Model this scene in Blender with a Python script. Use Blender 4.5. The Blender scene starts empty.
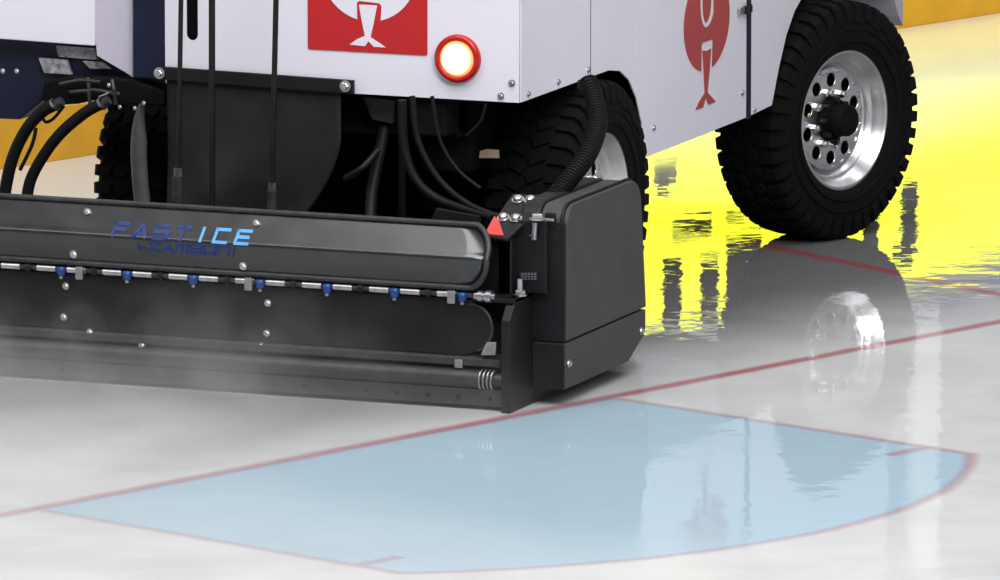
import bpy, bmesh, math, random
from mathutils import Vector, Matrix
random.seed(7)
S = bpy.context.scene
C = S.collection
# ------------------------------------------------------------------ camera
CAM = Vector((9.97737, -25.46089, 4.88302))
PITCH, YAW, F = 0.16365, math.radians(21.46), 9500.0
cd = bpy.data.cameras.new('camera'); cam = bpy.data.objects.new('camera', cd); C.objects.link(cam)
cam.location = CAM; cam.rotation_euler = (math.pi/2 - PITCH, 0, YAW)
cd.sensor_width = 36; cd.lens = F*36/1000; cd.clip_end = 200; cd.clip_start = .5
S.camera = cam
S.view_settings.view_transform = 'Standard'; S.view_settings.look = 'None'
S.view_settings.gamma = 1; S.view_settings.use_curve_mapping = False
S.view_settings.exposure = 0.0
# ------------------------------------------------------------------ world and lamps
w = bpy.data.worlds.new('arena_air'); S.world = w; w.use_nodes = True
bg = w.node_tree.nodes['Background']; bg.inputs[0].default_value = (.80, .82, .90, 1); bg.inputs[1].default_value = .17
def area(name, loc, rot, sx, sy, power, col=(1, .985, .975)):
    l = bpy.data.lights.new(name, 'AREA'); l.shape = 'RECTANGLE'; l.size = sx; l.size_y = sy
    l.energy = power; l.color = col
    o = bpy.data.objects.new(name, l); C.objects.link(o); o.location = loc; o.rotation_euler = rot
    return o
area('arena_light', (-1, 6, 11), (0, 0, 0), 14, 1.5, 400)
area('arena_light', (2.6, -4.2, 11), (0, 0, 0), 14, 6.0, 1500)  # overhead lamp, placed and enlarged to put a highlight on the sled cover
area('arena_light', (9, -10, 10), (math.radians(35), math.radians(22), 0), 12, 2.0, 1700)
area('arena_light', (-9, -8, 10), (math.radians(35), math.radians(-30), 0), 8, 2.0, 300)

# ------------------------------------------------------------------ picture point -> point on a real plane
FWD = Matrix.Rotation(YAW, 3, 'Z') @ Matrix.Rotation(math.pi/2 - PITCH, 3, 'X')
def ray(px, py): return FWD @ Vector(((px-500)/F, -(py-290)/F, -1))
def on(px, py, **k):
    (a, v), = k.items(); i = 'XYZ'.index(a); d = ray(px, py); t = (v - CAM[i])/d[i]
    return CAM + d*t
def onY(pts, Y): return [(p.x, p.z) for p in (on(a, b, Y=Y) for a, b in pts)]
def onX(pts, X): return [(p.y, p.z) for p in (on(a, b, X=X) for a, b in pts)]

# ------------------------------------------------------------------ materials
def nt(name):
    m = bpy.data.materials.new(name); m.use_nodes = True
    return m, m.node_tree, m.node_tree.nodes['Principled BSDF']
def mat(name, col, rough=.5, metal=0, var=.12, scale=20, bump=0, spec=.5, coat=0, rv=0):
    m, t, b = nt(name); N = t.nodes; L = t.links
    tc = N.new('ShaderNodeTexCoord'); no = N.new('ShaderNodeTexNoise'); no.inputs['Scale'].default_value = scale
    no.inputs['Detail'].default_value = 5
    L.new(tc.outputs['Object'], no.inputs['Vector'])
    cr = N.new('ShaderNodeValToRGB')
    cr.color_ramp.elements[0].position = .3; cr.color_ramp.elements[1].position = .7
    cr.color_ramp.elements[0].color = tuple(c*(1-var) for c in col)+(1,)
    cr.color_ramp.elements[1].color = tuple(min(1, c*(1+var)) for c in col)+(1,)
    L.new(no.outputs['Fac'], cr.inputs['Fac']); L.new(cr.outputs['Color'], b.inputs['Base Color'])
    b.inputs['Roughness'].default_value = rough; b.inputs['Metallic'].default_value = metal
    b.inputs['Specular IOR Level'].default_value = spec; b.inputs['Coat Weight'].default_value = coat
    if rv:
        mr = N.new('ShaderNodeMapRange'); mr.inputs['To Min'].default_value = max(0, rough-rv); mr.inputs['To Max'].default_value = rough+rv
        L.new(no.outputs['Fac'], mr.inputs['Value']); L.new(mr.outputs[0], b.inputs['Roughness'])
    if bump:
        bp = N.new('ShaderNodeBump'); bp.inputs['Strength'].default_value = bump; bp.inputs['Distance'].default_value = .002
        L.new(no.outputs['Fac'], bp.inputs['Height']); L.new(bp.outputs[0], b.inputs['Normal'])
    return m
def glow(name, col, strength):
    m, t, b = nt(name)
    b.inputs['Base Color'].default_value = (*col, 1); b.inputs['Emission Color'].default_value = (*col, 1)
    b.inputs['Emission Strength'].default_value = strength
    return m
M = dict(
    white=mat('white_painted_metal', (.76, .75, .84), .35, var=.02, scale=3),
    lav=mat('shaded_panel_white', (.52, .49, .60), .5, var=.03, scale=4),  # white darkened by painted shade on the left panel; also front corner, seams
    navy=mat('navy_paint', (.006, .009, .032), .5, var=.2, scale=12, spec=.3),
    black=mat('black_painted_steel', (.007, .007, .008), .5, var=.3, scale=15, rv=.1, spec=.3),
    curtain=mat('black_curtain_sheet', (.011, .011, .012), .4, var=.35, scale=9, spec=.2),
    blacksatin=mat('black_satin_cover', (.014, .015, .016), .24, var=.35, scale=9, rv=.05, spec=1.0),
    rubber=mat('tyre_rubber', (.0035, .0035, .004), .85, var=.3, scale=40, bump=.3, spec=.15),
    flap=mat('black_rubber_sheet', (.016, .016, .017), .65, var=.3, scale=7, spec=.25),
    dark=mat('dark_undercarriage', (.004, .004, .005), .8, var=.4, scale=20, spec=.12),
    poly=mat('grey_polythene', (.055, .050, .052), .6, var=.10, scale=14, bump=.1, spec=.35),
    polyd=mat('dark_polythene', (.010, .010, .010), .5, var=.2, scale=14, spec=.3),
    hose=mat('black_hose', (.005, .005, .006), .6, var=.2, spec=.2),
    greyhose=mat('grey_duct', (.07, .07, .072), .5, var=.15),
    chrome=mat('bright_zinc', (.62, .62, .64), .30, 1, var=.15, scale=60),
    steel=mat('brushed_steel', (.42, .42, .44), .38, 1, var=.2, scale=50),
    dsteel=mat('dark_steel', (.05, .05, .053), .45, .5, var=.25, scale=30),
    alloy=mat('polished_alloy', (.70, .70, .72), .32, 1, var=.04, scale=20),
    red=mat('red_vinyl', (.50, .012, .016), .4, var=.04, scale=5),
    red2=mat('red_vinyl_faded', (.40, .05, .055), .4, var=.04, scale=5),
    lens=mat('red_lens', (.45, .008, .006), .2, var=.05),
    redglow=mat('red_glow_colour', (.55, .05, .04), .35, var=.1),
    blue=mat('blue_plastic', (.012, .05, .22), .35, var=.1),
    navytext=mat('dark_blue_lettering', (.006, .028, .17), .4, var=.25, scale=60),
    bluetext=mat('light_blue_lettering', (.10, .38, .85), .4, var=.05),
    beige=mat('beige_tag', (.75, .58, .44), .6),
    dirty=mat('scuffed_grey_paint', (.30, .30, .33), .6, var=.55, scale=60),
    kick=mat('amber_kick_plate', (.80, .42, .02), .45, var=.10, scale=6),
    board=mat('white_board', (.80, .82, .72), .35, var=.02, scale=3),
    cap=mat('blue_cap_rail', (.05, .12, .55), .35),
    post=mat('white_powder_coat', (.85, .85, .88), .4, var=.02),
)
M['lamp'] = glow('tail_light_lit', (1, .80, .42), 1.5)
M['lamp2'] = glow('tail_light_edge', (1, .30, .10), 1.2)
M['led'] = glow('yellow_led_screen', (.96, 1, .035), 1.95)
M['ledoff'] = mat('dark_screen_letter', (.02, .02, .02), .4)

# ------------------------------------------------------------------ mesh helpers
ROOT = None
def link(name, me, m, parent=None, smooth=False, **props):
    o = bpy.data.objects.new(name, me); C.objects.link(o)
    if m is not None and len(me.materials) == 0: me.materials.append(m)
    if parent is not None:
        o.parent = parent
    for k, v in props.items(): o[k] = v
    if smooth:
        for p in me.polygons: p.use_smooth = True
    return o
def from_bm(name, bm, m, parent=None, smooth=False, **props):
    bmesh.ops.recalc_face_normals(bm, faces=bm.faces)
    me = bpy.data.meshes.new(name); bm.to_mesh(me); bm.free()
    return link(name, me, m, parent, smooth, **props)
def sharp(o, deg=35):
    me = o.data
    for p in me.polygons: p.use_smooth = True
    me.set_sharp_from_angle(angle=math.radians(deg))
    return o
def bev(o, wdt=.004, seg=2):
    b = o.modifiers.new('bevel', 'BEVEL'); b.width = wdt; b.segments = seg; b.limit_method = 'ANGLE'; b.angle_limit = math.radians(40)
    return o
def add_box(bm, x0, x1, y0, y1, z0, z1, mtx=None):
    r = bmesh.ops.create_cube(bm, size=1)['verts']
    for v in r:
        v.co = Vector(((x0+x1)/2 + v.co.x*(x1-x0), (y0+y1)/2 + v.co.y*(y1-y0), (z0+z1)/2 + v.co.z*(z1-z0)))
        if mtx: v.co = mtx @ v.co
def box(name, b, m, parent=None, bv=.004, **p):
    bm = bmesh.new(); add_box(bm, *b); o = from_bm(name, bm, m, parent, **p)
    if bv: bev(o, bv)
    return o
def prism(name, pts, axis, a, b, m, parent=None, bv=.003, bmin=None, **p):
    """outline extruded along an axis; pts are (x,z) for axis Y, (y,z) for axis X, (x,y) for axis Z"""
    bm = bmesh.new()
    def P(u, v, t): return (u, t, v) if axis == 'Y' else ((t, u, v) if axis == 'X' else (u, v, t))
    lo = [bm.verts.new(P(u, v, a)) for u, v in pts]; hi = [bm.verts.new(P(u, v, b)) for u, v in pts]
    bm.faces.new(lo); bm.faces.new(hi[::-1]); n = len(pts)
    for i in range(n): bm.faces.new((lo[i], lo[(i+1) % n], hi[(i+1) % n], hi[i]))
    o = from_bm(name, bm, m, parent, **p)
    if bv: bev(o, bv)
    return o
def rounded(pts, radii, seg=6):
    out = []; n = len(pts)
    for i, p in enumerate(pts):
        r = radii[i] if isinstance(radii, (list, tuple)) else radii
        if r <= 0: out.append(tuple(p)); continue
        p = Vector(p); a = Vector(pts[i-1]) - p; b = Vector(pts[(i+1) % n]) - p
        la, lb = a.length, b.length; a.normalize(); b.normalize()
        ang = a.angle(b); d = min(r/math.tan(ang/2), la*.49, lb*.49)
        p0 = p + a*d; p1 = p + b*d
        for k in range(seg+1):
            t = k/seg; q = p0*(1-t)**2 + p*2*t*(1-t) + p1*t*t
            out.append((q.x, q.y))
    return out
def smooth_path(pts, n=8, closed=False):
    pts = [Vector(p) for p in pts]; out = []; N = len(pts)
    for i in range(N-1 if not closed else N):
        g = lambda j: pts[j % N] if closed else pts[max(0, min(N-1, j))]
        p0, p1, p2, p3 = g(i-1), g(i), g(i+1), g(i+2)
        for k in range(n):
            t = k/n
            out.append(.5*((2*p1) + (p2-p0)*t + (2*p0-5*p1+4*p2-p3)*t*t + (3*p1-p0-3*p2+p3)*t**3))
    if not closed: out.append(pts[-1])
    return out
def add_tube(bm, path, r, seg=12, closed=False):
    path = [Vector(p) for p in path]; n = len(path); rings = []
    up = Vector((0, 0, 1)); prev = None
    for i, p in enumerate(path):
        if closed: d = path[(i+1) % n] - path[i-1]
        else: d = path[min(n-1, i+1)] - path[max(0, i-1)]
        d.normalize()
        if prev is None:
            a = d.cross(up if abs(d.z) < .9 else Vector((1, 0, 0))).normalized()
        else:
            a = (prev - d*prev.dot(d)).normalized()
        prev = a; b = d.cross(a)
        rr = r[i] if isinstance(r, (list, tuple)) else r
        rings.append([bm.verts.new(p + (a*math.cos(2*math.pi*k/seg) + b*math.sin(2*math.pi*k/seg))*rr) for k in range(seg)])
    m = n if closed else n-1
    for i in range(m):
        A, B = rings[i], rings[(i+1) % n]
        for k in range(seg): bm.faces.new((A[k], A[(k+1) % seg], B[(k+1) % seg], B[k]))
    if not closed: bm.faces.new(rings[0][::-1]); bm.faces.new(rings[-1])
def tube(name, path, r, m, parent=None, seg=12, sm=True, **p):
    bm = bmesh.new(); add_tube(bm, path, r, seg)
    o = from_bm(name, bm, m, parent, **p)
    if sm: sharp(o, 50)
    return o
def add_lathe(bm, prof, axis='X', at=(0, 0, 0), seg=48, cap=False):
    """prof: (t along axis, radius)"""
    at = Vector(at); rings = []
    for t, r in prof:
        ring = []
        for k in range(seg):
            a = 2*math.pi*k/seg; c, s = r*math.cos(a), r*math.sin(a)
            v = Vector((t, c, s)) if axis == 'X' else (Vector((c, t, s)) if axis == 'Y' else Vector((c, s, t)))
            ring.append(bm.verts.new(at+v))
        rings.append(ring)
    for A, B in zip(rings, rings[1:]):
        for k in range(seg): bm.faces.new((A[k], A[(k+1) % seg], B[(k+1) % seg], B[k]))
    if cap: bm.faces.new(rings[0][::-1]); bm.faces.new(rings[-1])
def lathe(name, prof, m, parent=None, axis='X', at=(0, 0, 0), seg=48, cap=False, deg=30, **p):
    bm = bmesh.new(); add_lathe(bm, prof, axis, at, seg, cap)
    return sharp(from_bm(name, bm, m, parent, **p), deg)
def curve_plate(name, loops, depth, m, mapper, parent=None, **p):
    """flat filled outline with holes (2D curve), thickness depth, then mapped (u,v,w)->point"""
    cu = bpy.data.curves.new(name, 'CURVE'); cu.dimensions = '2D'; cu.fill_mode = 'BOTH'; cu.extrude = depth/2
    for lp in loops:
        s = cu.splines.new('POLY'); s.points.add(len(lp)-1); s.use_cyclic_u = True
        for i, (u, v) in enumerate(lp): s.points[i].co = (u, v, 0, 1)
    t = bpy.data.objects.new('t', cu); C.objects.link(t)
    dg = bpy.context.evaluated_depsgraph_get(); dg.update()
    me = bpy.data.meshes.new_from_object(t.evaluated_get(dg)); me.name = name
    bpy.data.objects.remove(t); bpy.data.curves.remove(cu)
    me.materials.clear()
    for v in me.vertices: v.co = mapper(*v.co)
    bm = bmesh.new(); bm.from_mesh(me); bmesh.ops.remove_doubles(bm, verts=bm.verts, dist=1e-6)
    bmesh.ops.recalc_face_normals(bm, faces=bm.faces); bm.to_mesh(me); bm.free()
    return link(name, me, m, parent, **p)
def circle(cx, cy, rx, ry=None, n=40, a0=0, a1=2*math.pi):
    ry = rx if ry is None else ry; full = abs(a1-a0-2*math.pi) < 1e-6
    return [(cx + rx*math.cos(a0+(a1-a0)*k/(n if full else n-1)), cy + ry*math.sin(a0+(a1-a0)*k/(n if full else n-1))) for k in range(n)]

# ------------------------------------------------------------------ THE SETTING
# rink frame: goal line runs along G, NN points from the goal line out to the slot
GA = Vector((-.681, -1.875)); G = Vector((.3548, .9349)); NN = Vector((.9349, -.3548))
def rink(u, v, z=0): q = GA + G*u + NN*v; return Vector((q.x, q.y, z))
def ice_material():
    m, t, b = nt('wet_ice'); N = t.nodes; L = t.links
    def math_(op, a, b_=None, c=None, clamp=False):
        n = N.new('ShaderNodeMath'); n.operation = op; n.use_clamp = clamp
        for i, x in enumerate((a, b_, c)):
            if x is None: continue
            if isinstance(x, (int, float)): n.inputs[i].default_value = x
            else: L.new(x, n.inputs[i])
        return n.outputs[0]
    def rng(x, a, b_, smooth=True):
        n = N.new('ShaderNodeMapRange'); n.interpolation_type = 'SMOOTHSTEP' if smooth else 'LINEAR'
        if isinstance(x, (int, float)): n.inputs['Value'].default_value = x
        else: L.new(x, n.inputs['Value'])
        n.inputs['From Min'].default_value = a; n.inputs['From Max'].default_value = b_
        return n.outputs[0]
    def noise(vec, sc, det=4, dist=0):
        n = N.new('ShaderNodeTexNoise'); n.inputs['Scale'].default_value = sc; n.inputs['Detail'].default_value = det
        n.inputs['Distortion'].default_value = dist; L.new(vec, n.inputs['Vector']); return n.outputs['Fac']
    tc = N.new('ShaderNodeTexCoord'); sp = N.new('ShaderNodeSeparateXYZ'); L.new(tc.outputs['Object'], sp.inputs[0])
    x, y = sp.outputs[0], sp.outputs[1]
    xs = math_('SUBTRACT', x, GA.x); ys = math_('SUBTRACT', y, GA.y)
    u = math_('ADD', math_('MULTIPLY', xs, G.x), math_('MULTIPLY', ys, G.y))
    v = math_('ADD', math_('MULTIPLY', xs, NN.x), math_('MULTIPLY', ys, NN.y))
    wob = math_('MULTIPLY', math_('SUBTRACT', noise(tc.outputs['Object'], 9), .5), .014)
    uc = math_('ABSOLUTE', math_('SUBTRACT', u, 1.2))
    rad = math_('SQRT', math_('ADD', math_('POWER', math_('SUBTRACT', u, 1.2), 2), math_('POWER', v, 2)))
    d = math_('MAXIMUM', math_('MAXIMUM', math_('SUBTRACT', uc, 1.2), math_('SUBTRACT', rad, 1.83)), math_('MULTIPLY', v, -1))
    d = math_('ADD', d, wob)
    def line(dist, hw=.018, soft=.024):          # 1 on the line
        return math_('SUBTRACT', 1, rng(math_('ABSOLUTE', dist), hw-soft*.6, hw+soft))
    inside = math_('SUBTRACT', 1, rng(d, -.012, .012))
    hash_ = math_('MULTIPLY', line(math_('SUBTRACT', v, 1.22), .018), math_('MULTIPLY', math_('GREATER_THAN', uc, 1.02), math_('LESS_THAN', uc, 1.2)))
    goal = line(math_('ADD', v, wob), .022)
    # the restricted area lines behind the goal
    def seg(u0, v0, u1, v1):
        dx, dy = u1-u0, v1-v0; l = math.hypot(dx, dy)
        dd = math_('DIVIDE', math_('SUBTRACT', math_('MULTIPLY', math_('SUBTRACT', u, u0), dy), math_('MULTIPLY', math_('SUBTRACT', v, v0), dx)), l)
        return math_('MULTIPLY', line(dd, .022), math_('LESS_THAN', v, 0))
    trap = math_('MAXIMUM', seg(4.55, 0, 5.47, -4.5), seg(-2.15, 0, -3.07, -4.5))
    outline = math_('MULTIPLY', line(d, .015, .020), .55)
    red = math_('MAXIMUM', math_('MAXIMUM', outline, goal), math_('MAXIMUM', math_('MULTIPLY', hash_, .62), trap))
    # the lines fade where worn
    worn = rng(noise(tc.outputs['Object'], 1.1, 3), .25, .7)
    red = math_('MULTIPLY', math_('MULTIPLY', red, math_('ADD', .60, math_('MULTIPLY', worn, .22))), math_('ADD', .55, math_('MULTIPLY', rng(u, -.2, 2.4), .45)))
    # uneven light painted into the ice: dim beside the machine, bright by the boards
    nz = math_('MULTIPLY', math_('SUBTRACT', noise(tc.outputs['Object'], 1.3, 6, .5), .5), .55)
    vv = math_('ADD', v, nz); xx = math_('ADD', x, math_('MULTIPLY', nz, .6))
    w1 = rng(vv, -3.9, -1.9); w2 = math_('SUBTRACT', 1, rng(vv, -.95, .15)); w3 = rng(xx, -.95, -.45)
    dim_band = math_('MULTIPLY', math_('MULTIPLY', w1, w2), w3)
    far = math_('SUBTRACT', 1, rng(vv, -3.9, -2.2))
    def mixc(f, a, b_):
        n = N.new('ShaderNodeMix'); n.data_type = 'RGBA'
        L.new(f, n.inputs['Factor'])
        for i, c in ((6, a), (7, b_)):
            if isinstance(c, tuple): n.inputs[i].default_value = (*c, 1)
            else: L.new(c, n.inputs[i])
        return n.outputs[2]
    frost = mixc(rng(noise(tc.outputs['Object'], 3, 6), .3, .7), (.53, .54, .545), (.60, .61, .61))
    inside = math_('MULTIPLY', inside, math_('ADD', .62, math_('MULTIPLY', rng(u, -.3, 1.3), .38)))
    base = mixc(inside, frost, (.35, .485, .575))
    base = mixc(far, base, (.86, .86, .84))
    base = mixc(dim_band, base, (.17, .17, .175))
    base = mixc(red, base, (.34, .05, .075))
    L.new(base, b.inputs['Base Color'])
    b.inputs['Roughness'].default_value = .9; b.inputs['Specular IOR Level'].default_value = 0
    L.new(math_('ADD', .88, math_('MULTIPLY', math_('SUBTRACT', 1, rng(v, -1.0, .1)), .12)), b.inputs['Coat Weight']); b.inputs['Coat IOR'].default_value = 1.33
    ro = math_('ADD', .012, math_('MULTIPLY', rng(noise(tc.outputs['Object'], 2.2, 5), .45, .75), .03))
    ro = math_('ADD', ro, math_('MULTIPLY', far, .14))
    ro = math_('ADD', ro, math_('MULTIPLY', math_('MULTIPLY', math_('SUBTRACT', 1, rng(math_('ADD', u, math_('MULTIPLY', nz, .4)), .4, 1.3)), rng(v, -1.6, -.6)), .22))
    L.new(ro, b.inputs['Coat Roughness'])
    # faint ripples in the film of water
    mp = N.new('ShaderNodeMapping'); mp.inputs['Rotation'].default_value = (0, 0, -YAW); mp.inputs['Scale'].default_value = (1, 1, 1)
    L.new(tc.outputs['Object'], mp.inputs['Vector'])
    n1 = noise(mp.outputs[0], 5, 3); n2 = noise(mp.outputs[0], 38, 2)
    patch = rng(noise(tc.outputs['Object'], 1.7, 3), .48, .66)
    h = math_('ADD', math_('MULTIPLY', n1, .0011), math_('MULTIPLY', math_('MULTIPLY', n2, patch), .0004))
    bp = N.new('ShaderNodeBump'); bp.inputs['Strength'].default_value = 1; bp.inputs['Distance'].default_value = 1
    L.new(h, bp.inputs['Height']); L.new(bp.outputs[0], b.inputs['Coat Normal'])
    return m
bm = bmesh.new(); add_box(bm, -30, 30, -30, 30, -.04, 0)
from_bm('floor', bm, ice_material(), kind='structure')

BV = -4.52                                     # boards stand behind the goal line
def rink_box(name, u0, u1, v0, v1, z0, z1, m, parent=None, bv=.004, **p):
    bm = bmesh.new(); c = [rink(u, v, z) for z in (z0, z1) for u, v in ((u0, v0), (u1, v0), (u1, v1), (u0, v1))]
    vs = [bm.verts.new(q) for q in c]
    for f in ((3, 2, 1, 0), (4, 5, 6, 7), (0, 1, 5, 4), (1, 2, 6, 5), (2, 3, 7, 6), (3, 0, 4, 7)): bm.faces.new([vs[i] for i in f])
    o = from_bm(name, bm, m, parent, **p)
    if bv: bev(o, bv)
    return o
def ux(px):                                    # board coordinate seen at this picture column
    p = on(px, 167 - .153*px, Z=0); q = Vector((p.x, p.y)) - GA
    return q.dot(G)
UL = ux(320)
wb = rink_box('wall_back', -10, 26, BV-.10, BV, .0, 1.06, M['board'], kind='structure')
rink_box('kick_plate', -10, 26, BV, BV+.012, 0, .185, M['kick'], wb, bv=.003)
rink_box('advertising_panel', -10, UL-.02, BV, BV+.010, .28, .975, M['board'], wb, bv=0)
led = rink_box('advertising_panel', UL, 26, BV, BV+.010, .28, .975, M['led'], wb, bv=0)
rink_box('cap_rail', -10, 26, BV-.11, BV+.02, 1.06, 1.09, M['cap'], wb, bv=.01)
# lettering strokes on the panel (read mirrored in the wet ice)
def stroke(u0, u1, z0, z1): rink_box('letter_stroke', u0, u1, BV+.010, BV+.013, z0, z1, M['ledoff'], led, bv=0)
for x0, x1, z0, z1 in ((867, 881, .65, .92), (906, 921, .60, .86), (897, 916, .86, .91), (728, 762, .70, .975), (702, 719, .76, .975), (664, 681, .74, .975), (673, 712, .60, .65), (728, 745, .585, .61), (654, 676, .36, .44), (658, 668, .44, .47)):
    stroke(ux(x0), ux(x1), z0, z1)
def glass_mat():
    m, t, b = nt('clear_glass'); b.inputs['Base Color'].default_value = (.97, 1, .98, 1); b.inputs['Roughness'].default_value = .02
    b.inputs['Transmission Weight'].default_value = 1; b.inputs['IOR'].default_value = 1.1
    return m
GM = glass_mat()
posts = [-7.4, -5.6, -3.8, -2.0, -.2, 1.6, 3.4, 5.2, 7.0, ux(872), ux(942), 11.2, 13, 14.8, 16.6, 18.4, 20.2, 22, 23.8]
for i, u in enumerate(posts):
    wd = .055 if i in (9, 10) else .03
    rink_box('trim_%d' % (i+1), u-wd, u+wd, BV-.09, BV-.01, 1.09, 2.9, M['post'], kind='structure')
    if i+1 < len(posts):
        rink_box('window_%d' % (i+1), u+wd+.002, posts[i+1]-wd-.002, BV-.056, BV-.044, 1.09, 2.88, GM, bv=0, kind='structure')

# ------------------------------------------------------------------ THE ICE RESURFACER
R0 = bpy.data.objects.new('ice_resurfacer', None); C.objects.link(R0); R0.empty_display_size = .3
R0.location = (0, 0, 0)
R0['label'] = 'white and navy ice resurfacer with black conditioner sled, driving over the goal crease'
R0['category'] = 'ice resurfacer'

BX, BY = -.27, .78           # right side plane and rear plane of the body
def bolt(parent, p, r=.011, d='Y', m='chrome'):
    """hex bolt with washer, facing -Y ('Y') or +X ('X')"""
    bm = bmesh.new()
    if d == 'Y':
        add_lathe(bm, [(0, r*1.35), (-r*.3, r*1.35), (-r*.3, r*.2)], 'Y', p, 16, True)
        add_lathe(bm, [(-r*.3, r), (-r*.9, r), (-r*1.05, r*.8)], 'Y', p, 6, True)
    elif d == 'X':
        add_lathe(bm, [(0, r*1.35), (r*.3, r*1.35), (r*.3, r*.2)], 'X', p, 16, True)
        add_lathe(bm, [(r*.3, r), (r*.9, r), (r*1.05, r*.8)], 'X', p, 6, True)
    else:
        add_lathe(bm, [(0, r*1.35), (r*.3, r*1.35), (r*.3, r*.2)], 'Z', p, 16, True)
        add_lathe(bm, [(r*.3, r), (r*.9, r), (r*1.05, r*.8)], 'Z', p, 6, True)
    return sharp(from_bm('bolt', bm, M[m], parent), 30)

# --- rear body panel with the slot
mapY = lambda Y: (lambda u, v, w_: Vector((u, Y+w_, v)))
mapX = lambda X: (lambda u, v, w_: Vector((X+w_, u, v)))
TOP = 2.0
left = on(166, 60, Y=BY).x
zb = lambda x: .802 if x > -.9 else .802
rear = [(left, .80), (BX-.004, .80), (BX-.004, TOP), (left, TOP)]
sx0, sz0 = on(193, 44, Y=BY).x, on(193, 34, Y=BY).z
slot = [(sx0-.019, TOP-.3), (sx0-.019, sz0)] + circle(sx0, sz0, .019, n=12, a0=math.pi, a1=2*math.pi) + [(sx0+.019, sz0), (sx0+.019, TOP-.3)]
rp = curve_plate('rear_panel', [rear, slot], .006, M['white'], mapY(BY-.003), R0, label='white rear panel')
box('slot_backing', (sx0-.05, sx0+.05, BY+.02, BY+.03, sz0-.1, TOP-.2), M['dark'], rp, 0)
for a, b in ((512, 83), (501, 96)):
    p = on(a, b, Y=BY-.006); bolt(rp, p, .008, m='steel')
# red plaque with the white disc and bird leg
pl = on(308, 48.5, Y=BY-.007); pr = on(427.5, 56, Y=BY-.007)
x0, x1, z0 = pl.x, pr.x, (pl.z+pr.z)/2
pw = x1-x0
plaque = curve_plate('logo_plaque', [rounded([(x0, z0), (x1, z0), (x1, z0+pw*1.05), (x0, z0+pw*1.05)], .008)], .002, M['red'], mapY(BY-.008), R0, label='red square emblem plaque')
cx = on(369, 10, Y=BY-.01).x
dz = on(369, 21.5, Y=BY-.01).z; dr = pw*.405
mp_ = mapY(BY-.010)
def arcs(cx, cz, r, a0, a1, n=40): return [(cx+r*math.cos(math.radians(a0+(a1-a0)*k/(n-1))), cz+r*math.sin(math.radians(a0+(a1-a0)*k/(n-1)))) for k in range(n)]
gx = .038
half = math.degrees(math.asin(gx/dr))
# the disc opens downward around the leg
discz = dz+dr
ntz = on(369, 1.5, Y=BY-.01).z
disc = arcs(cx, discz, dr, -90+half, 270-half) + [(cx-gx*1.04, ntz-.006), (cx-gx*.85, ntz), (cx+gx*.9, ntz-.004), (cx+gx*1.08, ntz-.012)]
curve_plate('emblem_disc', [disc], .002, M['white'], mp_, plaque)
def py(a, b): q = on(a, b, Y=BY-.010); return (q.x, q.z)
leg = [py(*q) for q in ((359, 4.5), (377, 5.5), (373.5, 24), (370.5, 37.2), (378, 42), (386, 47.5), (374, 46.8), (368.5, 41.3), (365, 46.2), (349.5, 44.5), (357, 39.2), (365, 35.8), (362, 22))]
curve_plate('emblem_leg', [leg], .002, M['white'], mp_, plaque)
# tail lamp
lc = on(458, 58.5, Y=BY-.01)
rad = .073
lens = lathe('tail_light', [(0, rad), (-.010, rad), (-.018, rad*.96), (-.021, rad*.84), (-.018, rad*.76), (-.012, rad*.74)], M['lens'], R0, 'Y', (lc.x, BY-.006, lc.z), 48, deg=60, label='round red tail light, lit')
lathe('lamp_ring', [(-.010, rad*.755), (-.018, rad*.72), (-.020, rad*.66), (-.021, rad*.63)], M['lamp2'], lens, 'Y', (lc.x, BY-.006, lc.z), 40, deg=60)
lathe('lamp_lens', [(-.010, rad*.66), (-.021, rad*.64), (-.024, rad*.5), (-.026, rad*.25), (-.0265, .001)], M['lamp'], lens, 'Y', (lc.x, BY-.006, lc.z), 40, deg=60)

# --- right side panel (rear section), lower edge steps down behind the rear wheel
yA = 1.837
side = [(BY, .80), (1.52, .80)]
side += [(1.62, .785), (1.70, .745), (1.765, .68), (1.81, .60), (1.832, .53), (yA, .485), (2.755, .485), (2.755, TOP), (BY, TOP)]
sp_ = prism('side_panel', side, 'X', BX-.006, BX, M['white'], R0, bv=.0015, label='white right side panel')
for a, b in ((528, 94), (558, 82), (588, 70), (653.5, 128), (742, 93)):
    bolt(sp_, on(a, b, X=BX), .007, 'X', 'steel')
ys = on(590.5, 40, X=BX).y
box('panel_seam', (BX, BX+.0012, ys-.0015, ys+.0015, .80, TOP), M['dsteel'], sp_, 0)
for xx in (520, 632):
    y_ = on(xx, 40, X=BX).y
    if y_ > BY: box('panel_seam', (BX, BX+.0008, y_-.001, y_+.001, .80, TOP), M['lav'], sp_, 0)
# big emblem on the side: a disc with a stretched loop and a leg
def px_(a, b, X=BX+.002): q = on(a, b, X=X); return (q.y, q.z)
em_c = px_(707, 21); R_ = .222
e0 = px_(702, 70); e1 = px_(712, 68); t0 = px_(702, 46); t1 = px_(712.5, 43)
a_l = math.degrees(math.atan2(e0[1]-em_c[1], e0[0]-em_c[0])); a_r = math.degrees(math.atan2(e1[1]-em_c[1], e1[0]-em_c[0]))
eout = [(em_c[0]+.207*math.cos(math.radians(q)), em_c[1]+.158*math.sin(math.radians(q))) for q in [-76+k*(332/60) for k in range(61)]] + [(t0[0]-.004, t0[1]), (t0[0]+.004, t0[1]+.01), (t1[0]-.002, t1[1]+.012), (t1[0]+.006, t1[1]+.004)]
loop = [px_(*q) for q in ((702, -18), (712, -22), (714, 5), (713, 16), (710, 24), (706, 27.5), (703, 24), (701, 15), (700.5, 0))]
loopi = [px_(*q) for q in ((704, -14), (711, -17), (711, 4), (710, 13), (708.5, 19), (706, 22.5), (704.5, 19), (703.4, 12), (703, 0))]
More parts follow.
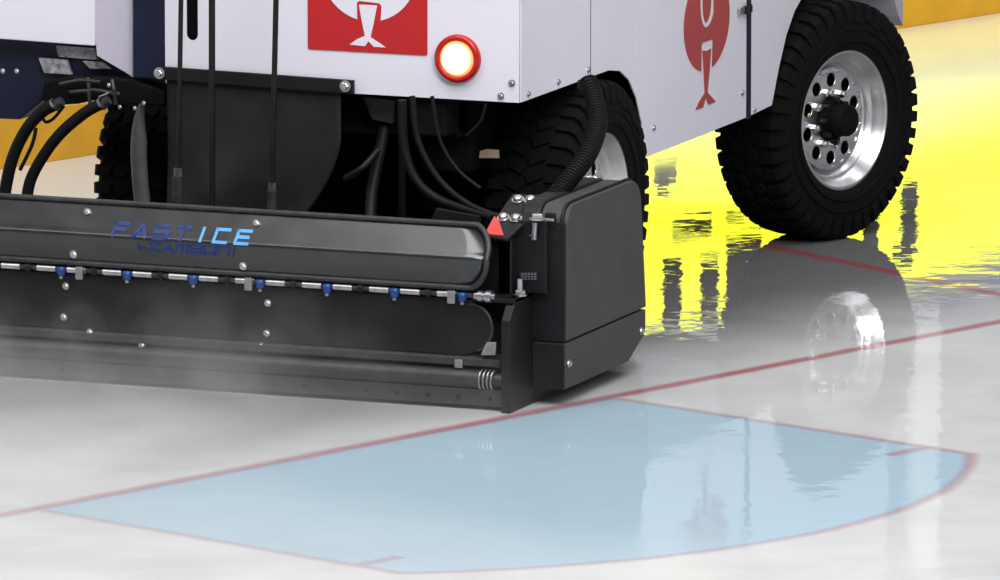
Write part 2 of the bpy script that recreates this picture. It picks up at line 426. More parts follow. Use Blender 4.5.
em = curve_plate('side_emblem', [eout, [(p.x, p.y) for p in smooth_path([(a, b, 0) for a, b in loop], 5, True)]], .002, M['red2'], mapX(BX+.0015), sp_, label='red bird emblem')
curve_plate('emblem_loop', [[(p.x, p.y) for p in smooth_path([(a, b, 0) for a, b in loopi], 5, True)]], .002, M['red2'], mapX(BX+.0015), sp_)
legs = [px_(*q) for q in ((702.5, 50.5), (707, 51), (711.3, 48.5), (709.5, 72), (707.6, 92.3), (711.5, 96.8), (715.8, 101.5), (708.5, 104.8), (706.2, 97.2), (703, 107.5), (695.8, 109.8), (699.5, 101.5), (705, 93), (704, 72))]
curve_plate('emblem_leg', [legs], .002, M['red2'], mapX(BX+.0015), sp_)
# navy strip with latch, then the front side panel with the wheel arch
strip = box('corner_strip', (BX-.004, BX+.003, 2.757, 2.792, .480, TOP), M['navy'], R0, .001, label='navy vertical strip')
lz = on(745, 9, X=BX)
la = box('latch', (BX+.003, BX+.018, lz.y-.028, lz.y+.025, lz.z-.013, lz.z+.013), M['black'], R0, .003)
box('catch', (BX+.001, BX+.012, lz.y-.075, lz.y-.028, lz.z-.010, lz.z+.012), M['steel'], la, .004)
arch = [(2.794, .486), (2.997, .492), (3.06, .60), (3.13, .70), (3.21, .77), (3.33, .83), (3.44, .858), (3.60, .865), (3.80, .85), (3.95, .82), (4.07, .785), (4.15, .75), (4.15, TOP), (2.794, TOP)]
fs = prism('front_side_panel', arch, 'X', BX-.006, BX, M['white'], R0, bv=.0015, label='white side panel with wheel arch')
bolt(fs, Vector((BX, 2.83, .50)), .006, 'X', 'steel')
cpn = onX([(872, -14), (893, -6), (899, 16), (903, 26), (904, -40), (872, -40)], BX-.02)
prism('front_corner_panel', cpn, 'X', BX-.26, BX-.02, M['lav'], R0, bv=.002)
# top and left shell close the body
box('body_shell', (-1.50, BX-.012, BY+.04, 4.14, .92, TOP-.01), M['navy'], R0, .01)
# inner wheel housings and black underbody
box('wheel_housing', (-.66, BX-.012, 1.84, 1.87, .49, .92), M['dark'], R0, .004)
box('wheel_housing', (-.75, BX-.012, 4.08, 4.12, .80, 1.0), M['dark'], R0, .004)
box('chassis_rail', (-.62, -.52, .80, 4.0, .68, .80), M['dark'], R0, .005)
box('chassis_rail', (-1.42, -1.32, .80, 4.0, .62, .80), M['dark'], R0, .005)
box('underbody', (-1.45, -1.05, 1.9, 3.0, .50, .92), M['dark'], R0, .02)
box('wheel_housing', (-.66, -.50, .95, 1.82, .55, .92), M['dark'], R0, .01)
box('rear_crossmember', (-1.42, -.52, .90, .98, .66, .82), M['dark'], R0, .005)
lathe('rear_axle', [(-1.6, .035), (-1.15, .04), (-1.12, .12), (-1.0, .155), (-.88, .12), (-.85, .04), (-.4, .035)], M['dark'], R0, 'X', (0, 1.415, .39), 24)
lathe('front_axle', [(-1.6, .035), (-.4, .035)], M['dark'], R0, 'X', (0, 3.43, .39), 16, True)

# --- wheels
def tyre_mesh():
    bm = bmesh.new(); R, W2 = .372, .122
    prof = [(W2*.78, .215), (W2*.92, .222), (W2*1.03, .245), (W2*1.08, .285), (W2*1.05, .325), (W2*.99, .354), (W2*.84, .374), (W2*.4, .382), (0, .384)]
    prof = prof + [(-a, b) for a, b in prof[-2::-1]] + [(-W2*.7, .21), (W2*.7, .21), (W2*.78, .215)]
    add_lathe(bm, prof, 'X', (0, 0, 0), 96)
    N = 42
    for k in range(N):
        for sgn, off in ((1, 0), (-1, .5)):
            a = 2*math.pi*(k+off)/N
            mt = Matrix.Rotation(a, 4, 'X')
            # shoulder lug: wraps from the tread over the shoulder, alternate lugs longer
            ln = .014 if k % 2 else .004
            wd = .0165
            vs = []
            for yy in (-wd, wd):
                sk = .010 if yy > 0 else 0
                for (xx, zz) in ((W2*.52+sk, .365), (W2*1.05, .330-ln), (W2*1.10, .334-ln), (W2*1.05, .372), (W2*.93, .387), (W2*.52+sk, .392)):
                    vs.append(bm.verts.new(mt @ Vector((sgn*xx, yy, zz))))
            n = 6
            bm.faces.new(vs[:n]); bm.faces.new(vs[n:][::-1])
            for i in range(n): bm.faces.new((vs[i], vs[(i+1) % n], vs[n+(i+1) % n], vs[n+i]))
            # centre blocks
            mt2 = mt @ Matrix.Translation((sgn*.028, 0, 0)) @ Matrix.Rotation(sgn*.45, 4, 'Z')
            add_box(bm, -.024, .024, -.016, .016, .365, .392, mt2)
    # raised ribs on the sidewall
    for sgn in (1, -1):
        for r0 in (.262, .300):
            add_lathe(bm, [(sgn*W2*1.06, r0-.003), (sgn*(W2*1.08+.003), r0-.001), (sgn*(W2*1.08+.003), r0+.001), (sgn*W2*1.07, r0+.003)], 'X', (0, 0, 0), 64)
    bmesh.ops.recalc_face_normals(bm, faces=bm.faces)
    me = bpy.data.meshes.new('tyre'); bm.to_mesh(me); bm.free(); me.materials.append(M['rubber'])
    return me
TM = tyre_mesh()
def wheel(loc, rz, flip=False):
    t = bpy.data.objects.new('tyre', TM); C.objects.link(t); t.parent = R0
    sharp(t, 30)
    t.location = loc; t.rotation_euler = (0, 0, rz + (math.pi if flip else 0))
    # rim: outer lip, stepped barrel
    prof = [(.090, .200), (.104, .221), (.112, .228), (.116, .222), (.116, .214), (.110, .208), (.098, .203), (.094, .198), (.078, .192), (.072, .187), (.068, .180), (.058, .176), (.050, .170), (.046, .160), (-.02, .158)]
    rim = lathe('rim', prof, M['alloy'], t, 'X', (0, 0, 0), 72, deg=40, label='polished alloy rim'); rim.scale = (1, 1.035, 1.035)
    # face disc with ten round holes and the raised ring around them
    hole = [circle(.128*math.cos(2*math.pi*(k+.5)/10), .128*math.sin(2*math.pi*(k+.5)/10), .0235, n=20) for k in range(10)]
    face = curve_plate('wheel_face', [circle(0, 0, .168, n=64)] + hole, .008, M['alloy'], lambda u, v, w_: Vector((.054+w_ - .10*max(0, math.hypot(u, v)-.145), u, v)), t)
    lathe('wheel_back', [(-.03, .165), (-.03, .01)], M['dark'], t, 'X', (0, 0, 0), 32)
    bm = bmesh.new(); NS = 240; rg = []
    for k in range(NS):
        a = 2*math.pi*k/NS; hgt = .006*max(0, math.sin(a*20))
        rg.append([bm.verts.new((.056 + hgt*q, rr*math.cos(a), rr*math.sin(a))) for rr, q in ((.1535, 0), (.157, 1), (.163, 1), (.166, 0))])
    for k in range(NS):
        A, B = rg[k], rg[(k+1) % NS]
        for q in range(3): bm.faces.new((A[q], A[q+1], B[q+1], B[q]))
    sharp(from_bm('rim_ring', bm, M['alloy'], t))
    # lug nuts around the black hub
    hub = lathe('hub', [(.054, .074), (.068, .072), (.074, .062), (.090, .060), (.084, .054), (.128, .052), (.136, .047), (.138, .001)], M['dark'], t, 'X', (0, 0, 0), 32)
    for k in range(8):
        a = 2*math.pi*(k+.3)/8
        lathe('lug_nut', [(.056, .014), (.072, .014), (.080, .009), (.081, .001)], M['chrome'], t, 'X', (0, .090*math.cos(a), .090*math.sin(a)), 6)
        a = 2*math.pi*k/8
        lathe('hub_bolt', [(.068, .010), (.090, .010), (.091, .001)], M['black'], t, 'X', (0, .064*math.cos(a), .064*math.sin(a)), 6)
    return t
ZW = .392
wheel((-.365, 1.415, ZW), 0)
steer = -math.radians(18.5)
fw = wheel((-.278, 3.452, ZW), steer)
wheel((-1.66, 1.415, ZW), 0, True)
wheel((-1.70, 3.43, ZW), steer, True)

# --- rear rubber flap hung from a bar
YF = BY-.02
bar = prism('flap_bar', [on_ for on_ in onY([(160, 66), (355, 80), (355, 94), (340, 93), (160, 79)], YF)], 'Y', YF-.012, YF, M['black'], R0, .002)
for a, b in ((159.5, 73), (345.5, 86)): bolt(bar, on(a, b, Y=YF-.012), .013)
bm = bmesh.new()
outl = onY([(166, 78), (340, 91), (338, 120), (330, 150), (318, 172), (300, 192), (285, 212), (250, 226), (190, 224), (165, 215), (166, 150)], YF)
# wavy sheet: grid clipped under the outline
nx, nz = 40, 30
xa, xb = outl[0][0], outl[1][0]; za, zb_ = on(250, 84, Y=YF).z, on(250, 226, Y=YF).z
rows = []
for j in range(nz+1):
    tz = j/nz; r = []
    xr = xb - (0 if tz < .35 else .16*((tz-.35)/.65)**1.6)
    xl = xa
    for i in range(nx+1):
        tx = i/nx; x = xl + (xr-xl)*tx
        yv = .012*math.sin(tx*9+1)*tz + .025*tz*tz*math.cos(tx*4+tz*3) + .02*math.exp(-((tx-.32)/.10)**2-((tz-.75)/.2)**2)*-1
        r.append(bm.verts.new((x, YF+.010+yv, za + (zb_-za)*tz)))
    rows.append(r)
for j in range(nz):
    for i in range(nx): bm.faces.new((rows[j][i], rows[j][i+1], rows[j+1][i+1], rows[j+1][i]))
fl = from_bm('rubber_flap', bm, M['flap'], R0, True)
so = fl.modifiers.new('thick', 'SOLIDIFY'); so.thickness = .005
# dark inner panels seen between the flap and the right wheel
box('inner_panel', (-1.40, -.46, 1.80, 1.83, .12, .90), M['dark'], R0, .004)
prism('mounting_bracket', onY([(362, 96), (372, 120), (392, 124), (396, 100)], .86), 'Y', .86, .90, M['dsteel'], R0)
tube('hydraulic_cylinder', [on(385, 125, Y=.9), on(372, 190, Y=.85), on(370, 226, Y=.8)], .018, M['black'], R0)
tube('hydraulic_cylinder', [on(402, 96, Y=.9), on(402, 228, Y=.9)], .012, M['dark'], R0)
tube('linkage_arm', smooth_path([on(345, 178, Y=.8), on(362, 168, Y=.8), on(378, 150, Y=.85)], 6), .010, M['black'], R0)
prism('support_plate', onY([(436, 208), (480, 216), (478, 226), (430, 222)], .6), 'Y', .6, .62, M['black'], R0)
for pts, r in ((((402, 100), (404, 145), (415, 178), (440, 200), (492, 217)), .014), (((412, 96), (418, 140), (438, 178), (468, 204), (505, 219)), .010), (((432, 96), (440, 140), (458, 170), (480, 188)), .006), (((486, 104), (480, 122), (466, 136)), .004)):
    tube('hydraulic_hose', smooth_path([on(a, b, Y=.62) for a, b in pts], 10), r, M['hose'], R0)
prism('paper_tag', onY([(480, 151), (487, 149), (499, 150), (499, 158), (479, 158)], 1.0), 'Y', 1.0, 1.002, M['beige'], R0, 0, label='small beige tag')
# ribbed conduit
def ribbed(path, r, m, parent, pitch=.012):
    path = smooth_path(path, 14); out = [path[0]]; acc = 0
    L_ = [0]
    for a, b in zip(path, path[1:]): L_.append(L_[-1]+(b-a).length)
    tot = L_[-1]; n = int(tot/pitch*4); pts = []; rr = []
    for k in range(n+1):
        s = tot*k/n; i = max(j for j in range(len(L_)) if L_[j] <= s+1e-9); i = min(i, len(path)-2)
        t = (s-L_[i])/(L_[i+1]-L_[i]); pts.append(path[i].lerp(path[i+1], t)); rr.append(r*(1 if k % 4 in (0, 1) else .84))
    return tube('ribbed_conduit', pts, rr, m, parent, 16)
ribbed([on(588, 81, Y=.82), on(594, 98, Y=.78), on(598, 124, Y=.70), on(588, 154, Y=.58), on(567, 182, Y=.47), on(545, 208, Y=.36), on(536, 224, Y=.30)], .029, M['hose'], R0)
cf = on(588, 84, Y=.815)
lathe('conduit_cuff', [(-.014, .032), (.010, .032)], M['hose'], R0, 'Z', tuple(cf), 20, True)

# --- left side of the machine: post, pale panel, navy frame, plates, hoses
pA, pB = on(133, 40, Y=BY).x, on(166, 40, Y=BY).x
box('corner_post', (pA, pB-.002, BY-.004, BY+.09, on(150, 79, Y=BY).z, TOP), M['navy'], R0, .005, label='navy corner post')
prism('left_side_panel', onY([(92, -40), (133, -40), (133, 78), (126, 73), (97, 56), (94, 30)], .80), 'Y', .80, .84, M['lav'], R0, .002, label='pale panel, shade of its angle painted in')
lp_ = prism('left_rear_panel', onY([(-40, -40), (94, -40), (94, 46), (-40, 36)], .79), 'Y', .79, .83, M['white'], R0, .003)
prism('left_frame', onY([(-40, 34), (96, 44), (98, 58), (110, 62), (132, 76), (132, 90), (60, 90), (45, 98), (30, 110), (18, 120), (-40, 118)], .85), 'Y', .86, 1.0, M['navy'], R0, .004, label='navy lower frame')
for q in (((56, 46), (95, 49), (97, 60), (58, 57)), ((38, 58), (66, 60), (71, 75), (44, 73)), ((82, 61), (100, 62), (110, 69), (90, 69))):
    prism('scuffed_plate', onY(q, .84), 'Y', .84, .858, M['dirty'], R0, .002)
for a, b in ((3, 71), (17, 71)): bolt(R0, on(a, b, Y=.858), .006)
prism('pump_block', onY([(44, 82), (70, 77), (132, 80), (150, 86), (166, 92), (164, 106), (120, 104), (96, 100), (78, 104), (48, 106), (40, 98)], .78), 'Y', .78, .92, M['dark'], R0, .006)
bm = bmesh.new()
for a, b, c, d in ((60, 84, 100, 82), (70, 92, 120, 94), (88, 78, 90, 104), (112, 80, 116, 104)): add_tube(bm, [on(a, b, Y=.76), on((a+c)/2, (b+d)/2-3, Y=.75), on(c, d, Y=.76)], .006, 8)
sharp(from_bm('hydraulic_lines', bm, M['dsteel'], R0))
tube('polished_rod', [on(99, 97, Y=.75), on(109, 93, Y=.75)], .004, M['chrome'], R0)
for a, b in ((120, 107), (135, 108), (144, 103), (109, 85)): bolt(R0, on(a, b, Y=.76), .005)
for pts, r in ((((56, 104), (42, 112), (26, 130), (12, 160), (4, 198), (3, 215)), .019), (((103, 103), (86, 112), (62, 132), (44, 155), (30, 182), (25, 215)), .018)):
    h = tube('water_hose', smooth_path([on(a, b, Y=.62) for a, b in pts], 10), r, M['hose'], R0)
    a, b = pts[0]; c_ = on(a, b, Y=.62); e_ = on(a-5, b+4, Y=.62)
    tube('hose_fitting', [on(a+6, b-3, Y=.62), e_], r*.8, M['dsteel'], R0)
    tube('hose_clamp', [c_, on(a-2, b+1.6, Y=.62)], r*1.15, M['steel'], R0)
tube('thin_hose', smooth_path([on(a, b, Y=.60) for a, b in ((36, 128), (32, 145), (20, 170))], 6), .006, M['hose'], R0)
tube('thin_hose', smooth_path([on(a, b, Y=.64) for a, b in ((42, 116), (46, 122), (54, 118), (64, 106))], 6), .005, M['hose'], R0)
# grey curved duct behind the left wheel
bm = bmesh.new()
path = smooth_path([on(a, b, Y=.80) for a, b in ((141, 100), (134, 120), (131, 145), (132, 175), (136, 215))], 8)
rows = []
for i, p in enumerate(path):
    t = i/(len(path)-1); wv = .012 + .040*min(1, t*2.2)
    rows.append([bm.verts.new(p + Vector((wv*(.5+.5*math.cos(a))*1.0, .02*math.sin(a), 0))) for a in [math.pi*k/8 for k in range(17)]])
for A, B in zip(rows, rows[1:]):
    for k in range(16): bm.faces.new((A[k], A[k+1], B[k+1], B[k]))
dd = from_bm('curved_duct', bm, M['greyhose'], R0, True, label='grey curved guard')

# --- lift rods in front of the rear panel
for a, r, bot in ((179.5, .0075, 195), (212, .010, 222), (276, .0085, 188)):
    tp = on(a + (1.5 if a < 200 else 0), 0, Y=.60); bt = on(a - (1.5 if a < 200 else (4 if a > 250 else 0)), bot, Y=.60)
    rod = tube('lift_rod', [tp + (tp-bt)*1.2, bt], r, M['black'], R0, 10)
    if a != 212:
        bz = on(a, 172 if a < 200 else 187, Y=.60)
        x_ = bt.x
        lathe('rod_nut', [(-.012, .013), (.012, .013)], M['steel'], rod, 'Z', (x_, .60, bz.z), 6, True)
        if a < 200: lathe('rod_nut', [(-.007, .010), (.007, .010)], M['steel'], rod, 'Z', (x_, .60, on(a, 199, Y=.6).z), 6, True)
        lathe('rod_socket', [(0, .016), (-.07, .016)], M['dsteel'], rod, 'Z', (x_, .60, bz.z-.012), 12, True)

# ------------------------------------------------------------------ conditioner sled (parts of the machine)
XL = -2.25
ZT, ZB = .537, .360
zmid = (ZT+ZB)/2; hh = (ZT-ZB)/2
def cov(X, v, off=0):
    """surface point of the long cover: v -1 (bottom) .. 1 (top)"""
    z = zmid + hh*v
    y = .015 + (.072*(v-.12) + .010*min(1, (v-.05)/.1) if v > .12 else .010*(v-.05)/.1 if v > .05 else .018*(abs(v)**2))
    ny = Vector((0, -1, .0)); nz_ = .65 if v > .2 else 0
    n = Vector((0, -1, nz_)).normalized()
    return Vector((X, y, z)) + n*off
XR = -.078; RC = .092
def xright(v):
    a = max(0, abs(v)*hh - (hh-RC*.92)); a = min(a, RC)
    return XR - (RC - math.sqrt(max(0, RC*RC - a*a)))
bm = bmesh.new(); nv = 40; nxx = 30; rows = []
for j in range(nv+1):
    v = -math.cos(math.pi*j/nv); xr = xright(v)
    rows.append([bm.verts.new(cov(XL + (xr-XL)*i/nxx, v)) for i in range(nxx+1)])
for j in range(nv):
    for i in range(nxx): bm.faces.new((rows[j][i], rows[j][i+1], rows[j+1][i+1], rows[j+1][i]))
cover = from_bm('conditioner_cover', bm, M['blacksatin'], R0, True, label='long black satin cover with blue lettering')
so = cover.modifiers.new('thick', 'SOLIDIFY'); so.thickness = .004; so.offset = -1
# raised lip around the cover
lip = [cov(XL, 1, .004)] + [cov(XR-RC - .0, 1, .004)] + [cov(xright(-math.cos(math.pi*j/nv)), -math.cos(math.pi*j/nv), .004) for j in range(nv, -1, -1)] + [cov(XL, -1, .004)]
tube('cover_lip', lip, .0085, M['dsteel'], cover, 10)
def covpx(a, b):
    """cover surface point seen at a picture point"""
    best = None
    for k in range(201):
        v = -1 + 2*k/200; y = cov(0, v).y; p = on(a, b, Y=y); e = abs(p.z - (zmid+hh*v))
        if best is None or e < best[0]: best = (e, p.x, v)
    return best[1], best[2]
for a, b in ((88, 212), (74, 254), (257, 223.5), (243.5, 266)):
    X, v = covpx(a, b); bolt(cover, cov(X, v, .001), .009)
# lettering as strokes that follow the cover
def strokes(text, glyphs, x0, v0, cw, ch, gap, lw, m, slant=0, parent=cover, off=.0015):
    bm = bmesh.new(); x = x0
    for ch_ in text:
        for pl_ in glyphs[ch_]:
            for (a0, b0), (a1, b1) in zip(pl_, pl_[1:]):
                P0 = Vector((x + a0*cw + slant*b0*ch, b0*ch)); P1 = Vector((x + a1*cw + slant*b1*ch, b1*ch))
                d_ = (P1-P0).normalized(); P0 -= d_*lw*.45; P1 += d_*lw*.45; n_ = Vector((-d_.y, d_.x))*lw/2
                q = []
                K = 4
                for k in range(K+1):
                    c_ = P0.lerp(P1, k/K)
                    for s_ in (1, -1):
                        w_ = c_ + n_*s_; vv_ = v0 + w_.y/hh
                        q.append(bm.verts.new(cov(w_.x, vv_, off)))
                for k in range(K): bm.faces.new((q[2*k], q[2*k+1], q[2*k+3], q[2*k+2]))
        x += cw + gap
    o = from_bm('lettering', bm, m, parent)
    s = o.modifiers.new('thick', 'SOLIDIFY'); s.thickness = .0008
    return o
GL = {
 'F': [[(0, 0), (0, 1), (1, 1)], [(0, .52), (.85, .52)]], 'A': [[(0, 0), (.5, 1), (1, 0)], [(.2, .32), (.8, .32)]],
 'S': [[(1, 1), (0, 1), (0, .52), (1, .52), (1, 0), (0, 0)]], 'T': [[(0, 1), (1, 1)], [(.5, 0), (.5, 1)]],
 'I': [[(.5, 0), (.5, 1)]], 'C': [[(1, 1), (0, 1), (0, 0), (1, 0)]], 'E': [[(1, 1), (0, 1), (0, 0), (1, 0)], [(0, .5), (.9, .5)]],
 'Z': [[(0, 1), (1, 1), (0, 0), (1, 0)]], 'M': [[(0, 0), (0, 1), (.5, 1), (.5, 0)], [(.5, 1), (1, 1), (1, 0)]],
 'B': [[(0, 0), (0, 1), (1, 1), (1, 0), (0, 0)], [(0, .52), (1, .52)]], 'O': [[(0, 0), (0, 1), (1, 1), (1, 0), (0, 0)]],
 'J': [[(.12, 0), (.12, 1)]], 'N': [[(0, 0), (0, 1), (1, 1), (1, 0)]], 'b': [[(0, 1), (0, 0), (1, 0), (1, .6), (0, .6)]], 'y': [[(0, .6), (.5, 0)], [(1, .6), (.2, -.5)]],
 'R': [[(0, 0), (0, 1), (1, 1), (1, .5), (0, .5), (1, 0)]]}
Xa, va = covpx(112, 236); Xb, vb_ = covpx(248, 244)
v0 = va + .02; H = .033
step = (Xb-Xa)/6.62
cw = step*.62; gp = step-cw
strokes('FAST', GL, Xa, v0, cw, H, gp, .0095, M['navytext'], .05)
strokes('I', GL, Xa+4*step-.002, v0, cw, H, gp, .0085, M['bluetext'], .07)
strokes('CE', GL, Xa+4.62*step+.020, v0, cw*.98, H, gp*1.15, .0085, M['bluetext'], .07)
Xc, vc = covpx(148, 249); Xd, vd = covpx(245, 256)
st2 = (Xd-Xc)/7; strokes('ZAMBONJ', GL, Xc, vc-.04, st2*.76, .022, st2*.24, .0062, M['navytext'], .3)
Xe, ve = covpx(138, 248); strokes('by', GL, Xe, ve-.04, .009, .014, .005, .0022, M['navytext'])

# sled body behind the cover, sloping forward
prism('sled_body', [(.10, .10), (.10, .50), (.16, .50), (.80, .36), (.86, .10)], 'X', XL, -.035, M['dark'], R0, .005)
# manifold pipe with nozzles
zp = on(250, 286, Y=.03).z + .012
zman = lambda X: .338
YM = .035
tube('manifold_pipe', [(XL, YM, .338), (-.13, YM, .338)], .0085, M['dsteel'], R0)
xs_n = [on(a, 272, Y=YM).x for a in (-3, 62, 127, 192, 261, 327, 395, 463)]
per = (xs_n[-1]-xs_n[1])/6
k = 0; X = xs_n[-1]
while X > XL:
    nz = lathe('spray_nozzle', [(-.016, .004), (-.013, .012), (.006, .0155), (.012, .013), (.013, .001)], M['blue'], R0, 'Z', (X, YM-.006, .334), 14)
    lathe('nozzle_tip', [(-.024, .001), (-.024, .006), (-.016, .007)], M['steel'], nz, 'Z', (X, YM-.006, .334), 10)
    lathe('pipe_clamp', [(-.008, .014), (.008, .014)], M['black'], R0, 'X', (X-per/2, YM, .338), 12, True)
    for s in (-1, 1):
        lathe('pipe_sleeve', [(-.030, .0100), (.030, .0100)], M['chrome'], R0, 'X', (X - per/2 + s*.058 - .0, YM, .338), 12, True)
    X -= per
for a, b in ((80, 272), (249, 284), (452, 301)):
    p = on(a, b, Y=.02); box('pipe_bracket', (p.x-.013, p.x+.012, .012, .022, .325-.012, .352), M['steel'], R0, .003)
bm = bmesh.new()
add_lathe(bm, [(-.125, .012), (-.112, .012), (-.112, .017), (-.098, .017), (-.098, .013), (-.088, .013), (-.088, .019), (-.070, .019), (-.070, .010), (-.060, .010)], 'X', (0, YM, .338), 12, True)
sharp(from_bm('pipe_fitting', bm, M['steel'], R0))
# water tank / curtain panel with a rounded end
cur = rounded([(XL, .335-.02), (-.075, .30), (-.075, .155), (XL, .155)], [0, .07, .06, 0], 8)
cur = [(XL, .325), (-.13, .325)] + arcs(-.145, .24, .072, 80, -70, 14) + [(-.16, .155), (XL, .155)]
ct = prism('curtain_panel', cur, 'Y', .045, .06, M['curtain'], R0, .004)
tube('curtain_edge', [(x, .046, z) for x, z in [(-.145, .311)] + arcs(-.145, .24, .072, 80, -70, 14)], .004, M['dsteel'], ct)
for a, b in ((66, 286), (64, 317), (90, 332), (268, 303), (267, 333), (262, 346), (142, 345)):
    bolt(ct, on(a, b, Y=.044), .008)
p = on(488, 349, Y=.04); prism('end_tab', onY([(481, 355), (487, 342), (497, 342), (496, 355)], .035), 'Y', .03, .04, M['steel'], R0, .002)
prism('end_tab', onY([(455, 359), (463, 359.5), (463, 368), (455, 367.5)], .035), 'Y', .03, .04, M['steel'], R0, .002)
# lower shelf, roller tube with its spring collar, blade strip with bolts
prism('lower_shelf', [(.035, .128), (.035, .150), (.06, .160), (.12, .160), (.12, .12)], 'X', XL, -.045, M['dsteel'], R0, .003)
rt = tube('roller_tube', [(XL, .045, .088), (-.105, .045, .088)], .029, M['dsteel'], R0, 20)
bm = bmesh.new()
for k in range(4):
    x = -.10 + k*.0125
    path = [Vector((x + .004*math.cos(t), .045+.031*math.cos(t), .088+.031*math.sin(t))) for t in [2*math.pi*j/24 for j in range(24)]]
    add_tube(bm, path, .0032, 8, True)
sharp(from_bm('spring_collar', bm, M['steel'], R0))
tube('roller_end', [(-.105, .045, .088), (-.03, .045, .088)], .022, M['dsteel'], R0, 16)
bs = prism('blade_strip', [(.030, .012), (.024, .062), (.034, .062), (.042, .012)], 'X', XL, -.032, M['dsteel'], R0, .002)
X = on(490, 397, Y=.028).x
while X > -2.1:
    bolt(bs, Vector((X, .028, .036)), .0055, m='black'); X -= .098
# side plate and ledge
prism('side_plate', [(0, 0), (0, .275), (.05, .335), (.30, .335), (.80, .30), (.93, .12), (.90, .03), (.82, 0)], 'X', -.028, 0, M['black'], R0, .003)
prism('side_plate', [(0, 0), (0, .275), (.05, .335), (.80, .30), (.90, .03), (.82, 0)], 'X', XL-.028, XL, M['black'], R0, .003)
box('mounting_ledge', (-.125, 0, .03, .30, .322, .335), M['black'], R0, .002)
ub = on(520, 292, Y=.10)
bt_ = bolt(R0, Vector((ub.x, .10, .335)), .016, 'Z')
lathe('stud', [(0, .009), (.05, .009)], M['chrome'], R0, 'Z', (ub.x, .10, .335), 12, True)
# upright between cover and housing
box('arm_post', (on(500, 260, Y=.12).x, on(514, 260, Y=.12).x, .10, .16, .335, .50), M['black'], R0, .004)
box('arm_post', (on(514, 260, Y=.14).x, on(545, 260, Y=.14).x, .15, .25, .335, .55), M['black'], R0, .004)
lab = prism('warning_plate', onY([(520, 272), (537, 272), (537, 280), (520, 280)], .147), 'Y', .145, .149, M['dsteel'], R0, 0)
bm = bmesh.new()
for r_ in range(3):
    for c_ in range(5):
        q = on(521.5+c_*3.2, 273.6+r_*2.6, Y=.144); add_box(bm, q.x, q.x+.006, .1435, .1455, q.z-.003, q.z+.001)
from_bm('small_print', bm, M['steel'], lab)
p = on(542, 262, Y=.177); bolt(R0, Vector((p.x, .172, p.z)), .009)
# lower guard box (outside of the side plate)
gb = prism('skid_block', rounded([(.177, .050), (.177, .186), (.845, .186), (.845, .115), (.70, .050)], [0, 0, 0, .03, .03]), 'X', .004, .106, M['poly'], R0, .003)
prism('skid_end_cap', [(.004, .050), (.104, .050), (.104, .186), (.004, .186)], 'Y', .168, .178, M['polyd'], R0, .002)
for a, b in ((568.5, 363.5), (641, 331)): bolt(gb, on(a, b, X=.106), .009, 'X')
# upper housing
hs = rounded([(.19, .192), (.19, .592), (.80, .592), (.85, .192)], [0, .075, .10, 0], 10)
hc = prism('side_housing', hs, 'X', .020, .106, M['poly'], R0, .004, label='grey rounded side housing')
hs2 = rounded([(.185, .195), (.185, .600), (.78, .600), (.83, .195)], [0, .09, .11, 0], 10)
prism('housing_back', hs2, 'X', -.045, .018, M['polyd'], R0, .010)
prism('housing_rear_plate', [(-.040, .190), (.103, .190), (.103, .545), (-.040, .545)], 'Y', .178, .186, M['black'], R0, .002)
# outer seam strip following the housing top
inn = [(y, z) for y, z in hs if z > .2]
tube('edge_strip', [(.088, y*1.0, z+.002) for y, z in inn], .006, M['black'], hc, 8)
q = on(552, 219, Y=.185); box('clip', (q.x-.018, q.x+.014, .172, .186, q.z-.02, q.z+.02), M['black'], R0, .004)
box('clip_plate', (q.x-.016, q.x+.012, .168, .173, q.z-.004, q.z+.004), M['chrome'], R0, .001)
# tilted bracket plate with dome bolts
def brk(a, b):  # plane through the plate: bottom edge Y .06, top edge Y .34
    p0 = Vector((0, .06, .505)); nrm = Vector((0, -.42, 1)).normalized()
    d = ray(a, b); t = (p0-CAM).dot(nrm)/d.dot(nrm); return CAM + d*t, nrm
bm = bmesh.new(); lo = []; hi = []
for a, b in ((513, 193.5), (544, 195), (528, 220), (507, 239), (483, 236)):
    p, n_ = brk(a, b); hi.append(bm.verts.new(p)); lo.append(bm.verts.new(p - n_*.010))
bm.faces.new(hi); bm.faces.new(lo[::-1])
for i in range(5): bm.faces.new((hi[i], hi[(i+1) % 5], lo[(i+1) % 5], lo[i]))
bp_ = bev(from_bm('bracket_plate', bm, M['black'], R0), .002)
bm = bmesh.new(); lo = []; hi = []
for a, b in ((494.5, 217), (499, 221), (504, 236.5), (485, 234.8)):
    p, n_ = brk(a, b); hi.append(bm.verts.new(p + n_*.004)); lo.append(bm.verts.new(p))
bm.faces.new(hi); bm.faces.new(lo[::-1])
for i in range(4): bm.faces.new((hi[i], hi[(i+1) % 4], lo[(i+1) % 4], lo[i]))
from_bm('red_glow_patch', bm, M['redglow'], bp_, label='tail-light glow coloured onto the plate corner')  # coloured wedge stands in for tail-light red falling on the plate
for a, b in ((518, 200.5), (530.5, 201), (503.5, 218.5), (516, 219.5)):
    p, n_ = brk(a, b); bm = bmesh.new()
    add_lathe(bm, [(0, .019), (.004, .019), (.004, .015), (.013, .013), (.017, .007), (.018, .001)], 'Z', (0, 0, 0), 16)
    o = sharp(from_bm('bolt', bm, M['chrome'], bp_), 30); o.location = p; o.rotation_euler = (math.atan(.42)*1, 0, 0)
p = on(537, 218, Y=.14); bolt(R0, Vector((p.x, .14, p.z-.005)), .017, 'Z')
tube('conduit_coupling', [on(537, 222, Y=.2), on(534, 240, Y=.17)], .028, M['dsteel'], R0, 16)
tube('coupling_pin', [on(535, 223, Y=.14), on(534, 240, Y=.13)], .008, M['chrome'], R0, 10)

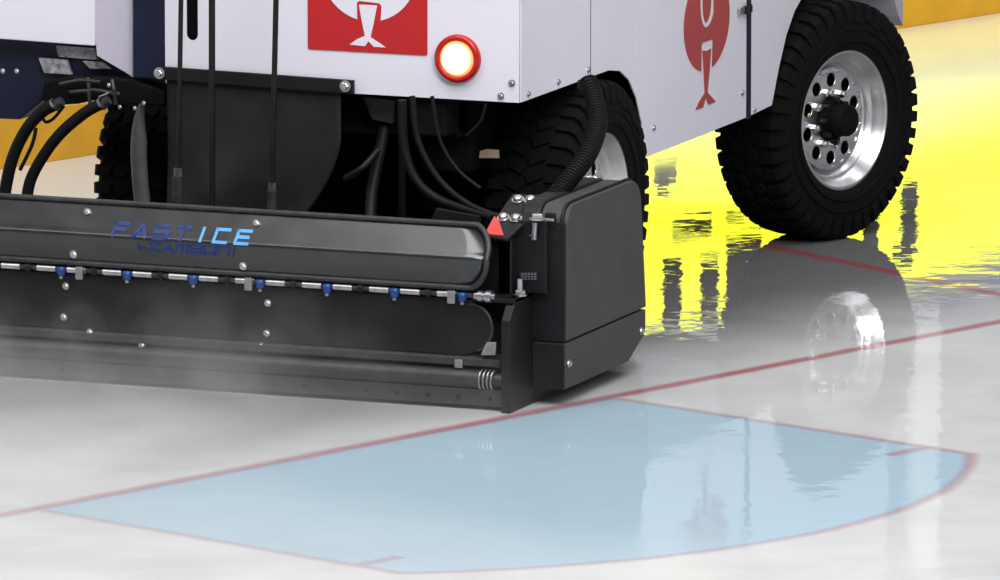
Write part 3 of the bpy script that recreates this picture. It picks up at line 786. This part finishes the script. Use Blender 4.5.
# ------------------------------------------------------------------ steam rising off the hot water behind the sled
STEAM = True
if STEAM:
    bm = bmesh.new(); add_box(bm, -2.6, .9, -1.5, -.03, .002, .62)
    m = bpy.data.materials.new('thin_steam'); m.use_nodes = True; t = m.node_tree; N = t.nodes; L = t.links
    for n in list(N): N.remove(n)
    out = N.new('ShaderNodeOutputMaterial'); vol = N.new('ShaderNodeVolumePrincipled'); L.new(vol.outputs[0], out.inputs['Volume'])
    vol.inputs['Color'].default_value = (.95, .95, .95, 1); vol.inputs['Anisotropy'].default_value = .1
    tc = N.new('ShaderNodeTexCoord'); sp = N.new('ShaderNodeSeparateXYZ'); L.new(tc.outputs['Object'], sp.inputs[0])
    no = N.new('ShaderNodeTexNoise'); no.inputs['Scale'].default_value = 2.7; no.inputs['Detail'].default_value = 4; L.new(tc.outputs['Object'], no.inputs['Vector'])
    def mr(x, a, b, c=0, d=1):
        n = N.new('ShaderNodeMapRange'); n.interpolation_type = 'SMOOTHSTEP'; L.new(x, n.inputs['Value'])
        for k_, v_ in (('From Min', a), ('From Max', b), ('To Min', c), ('To Max', d)): n.inputs[k_].default_value = v_
        return n.outputs[0]
    def mul(*xs):
        r = xs[0]
        for x in xs[1:]:
            n = N.new('ShaderNodeMath'); n.operation = 'MULTIPLY'; L.new(r, n.inputs[0])
            if isinstance(x, float): n.inputs[1].default_value = x
            else: L.new(x, n.inputs[1])
            r = n.outputs[0]
        return r
    def add(x, y):
        n = N.new('ShaderNodeMath'); n.operation = 'ADD'; L.new(x, n.inputs[0]); L.new(y, n.inputs[1]); return n.outputs[0]
    low = mul(mr(sp.outputs[2], -.04, .20, 1, 0), mr(no.outputs['Fac'], .3, .7, .5, 1), 3.2)
    wisp = mul(mr(no.outputs['Fac'], .50, .64, .08, 1), mr(sp.outputs[2], .12, .42, 1, 0), mr(sp.outputs[1], -.9, -.4, 0, 1), mr(sp.outputs[0], -1.75, -1.1, .1, 1), 2.2)
    dens = mul(add(low, wisp), mr(sp.outputs[1], -1.5, -.35, 0, 1), mr(sp.outputs[0], -1.6, .35, 1.0, 0))
    L.new(dens, vol.inputs['Density'])
    from_bm('steam', bm, m, kind='stuff', label='thin white steam over the ice behind the black sled', category='steam')
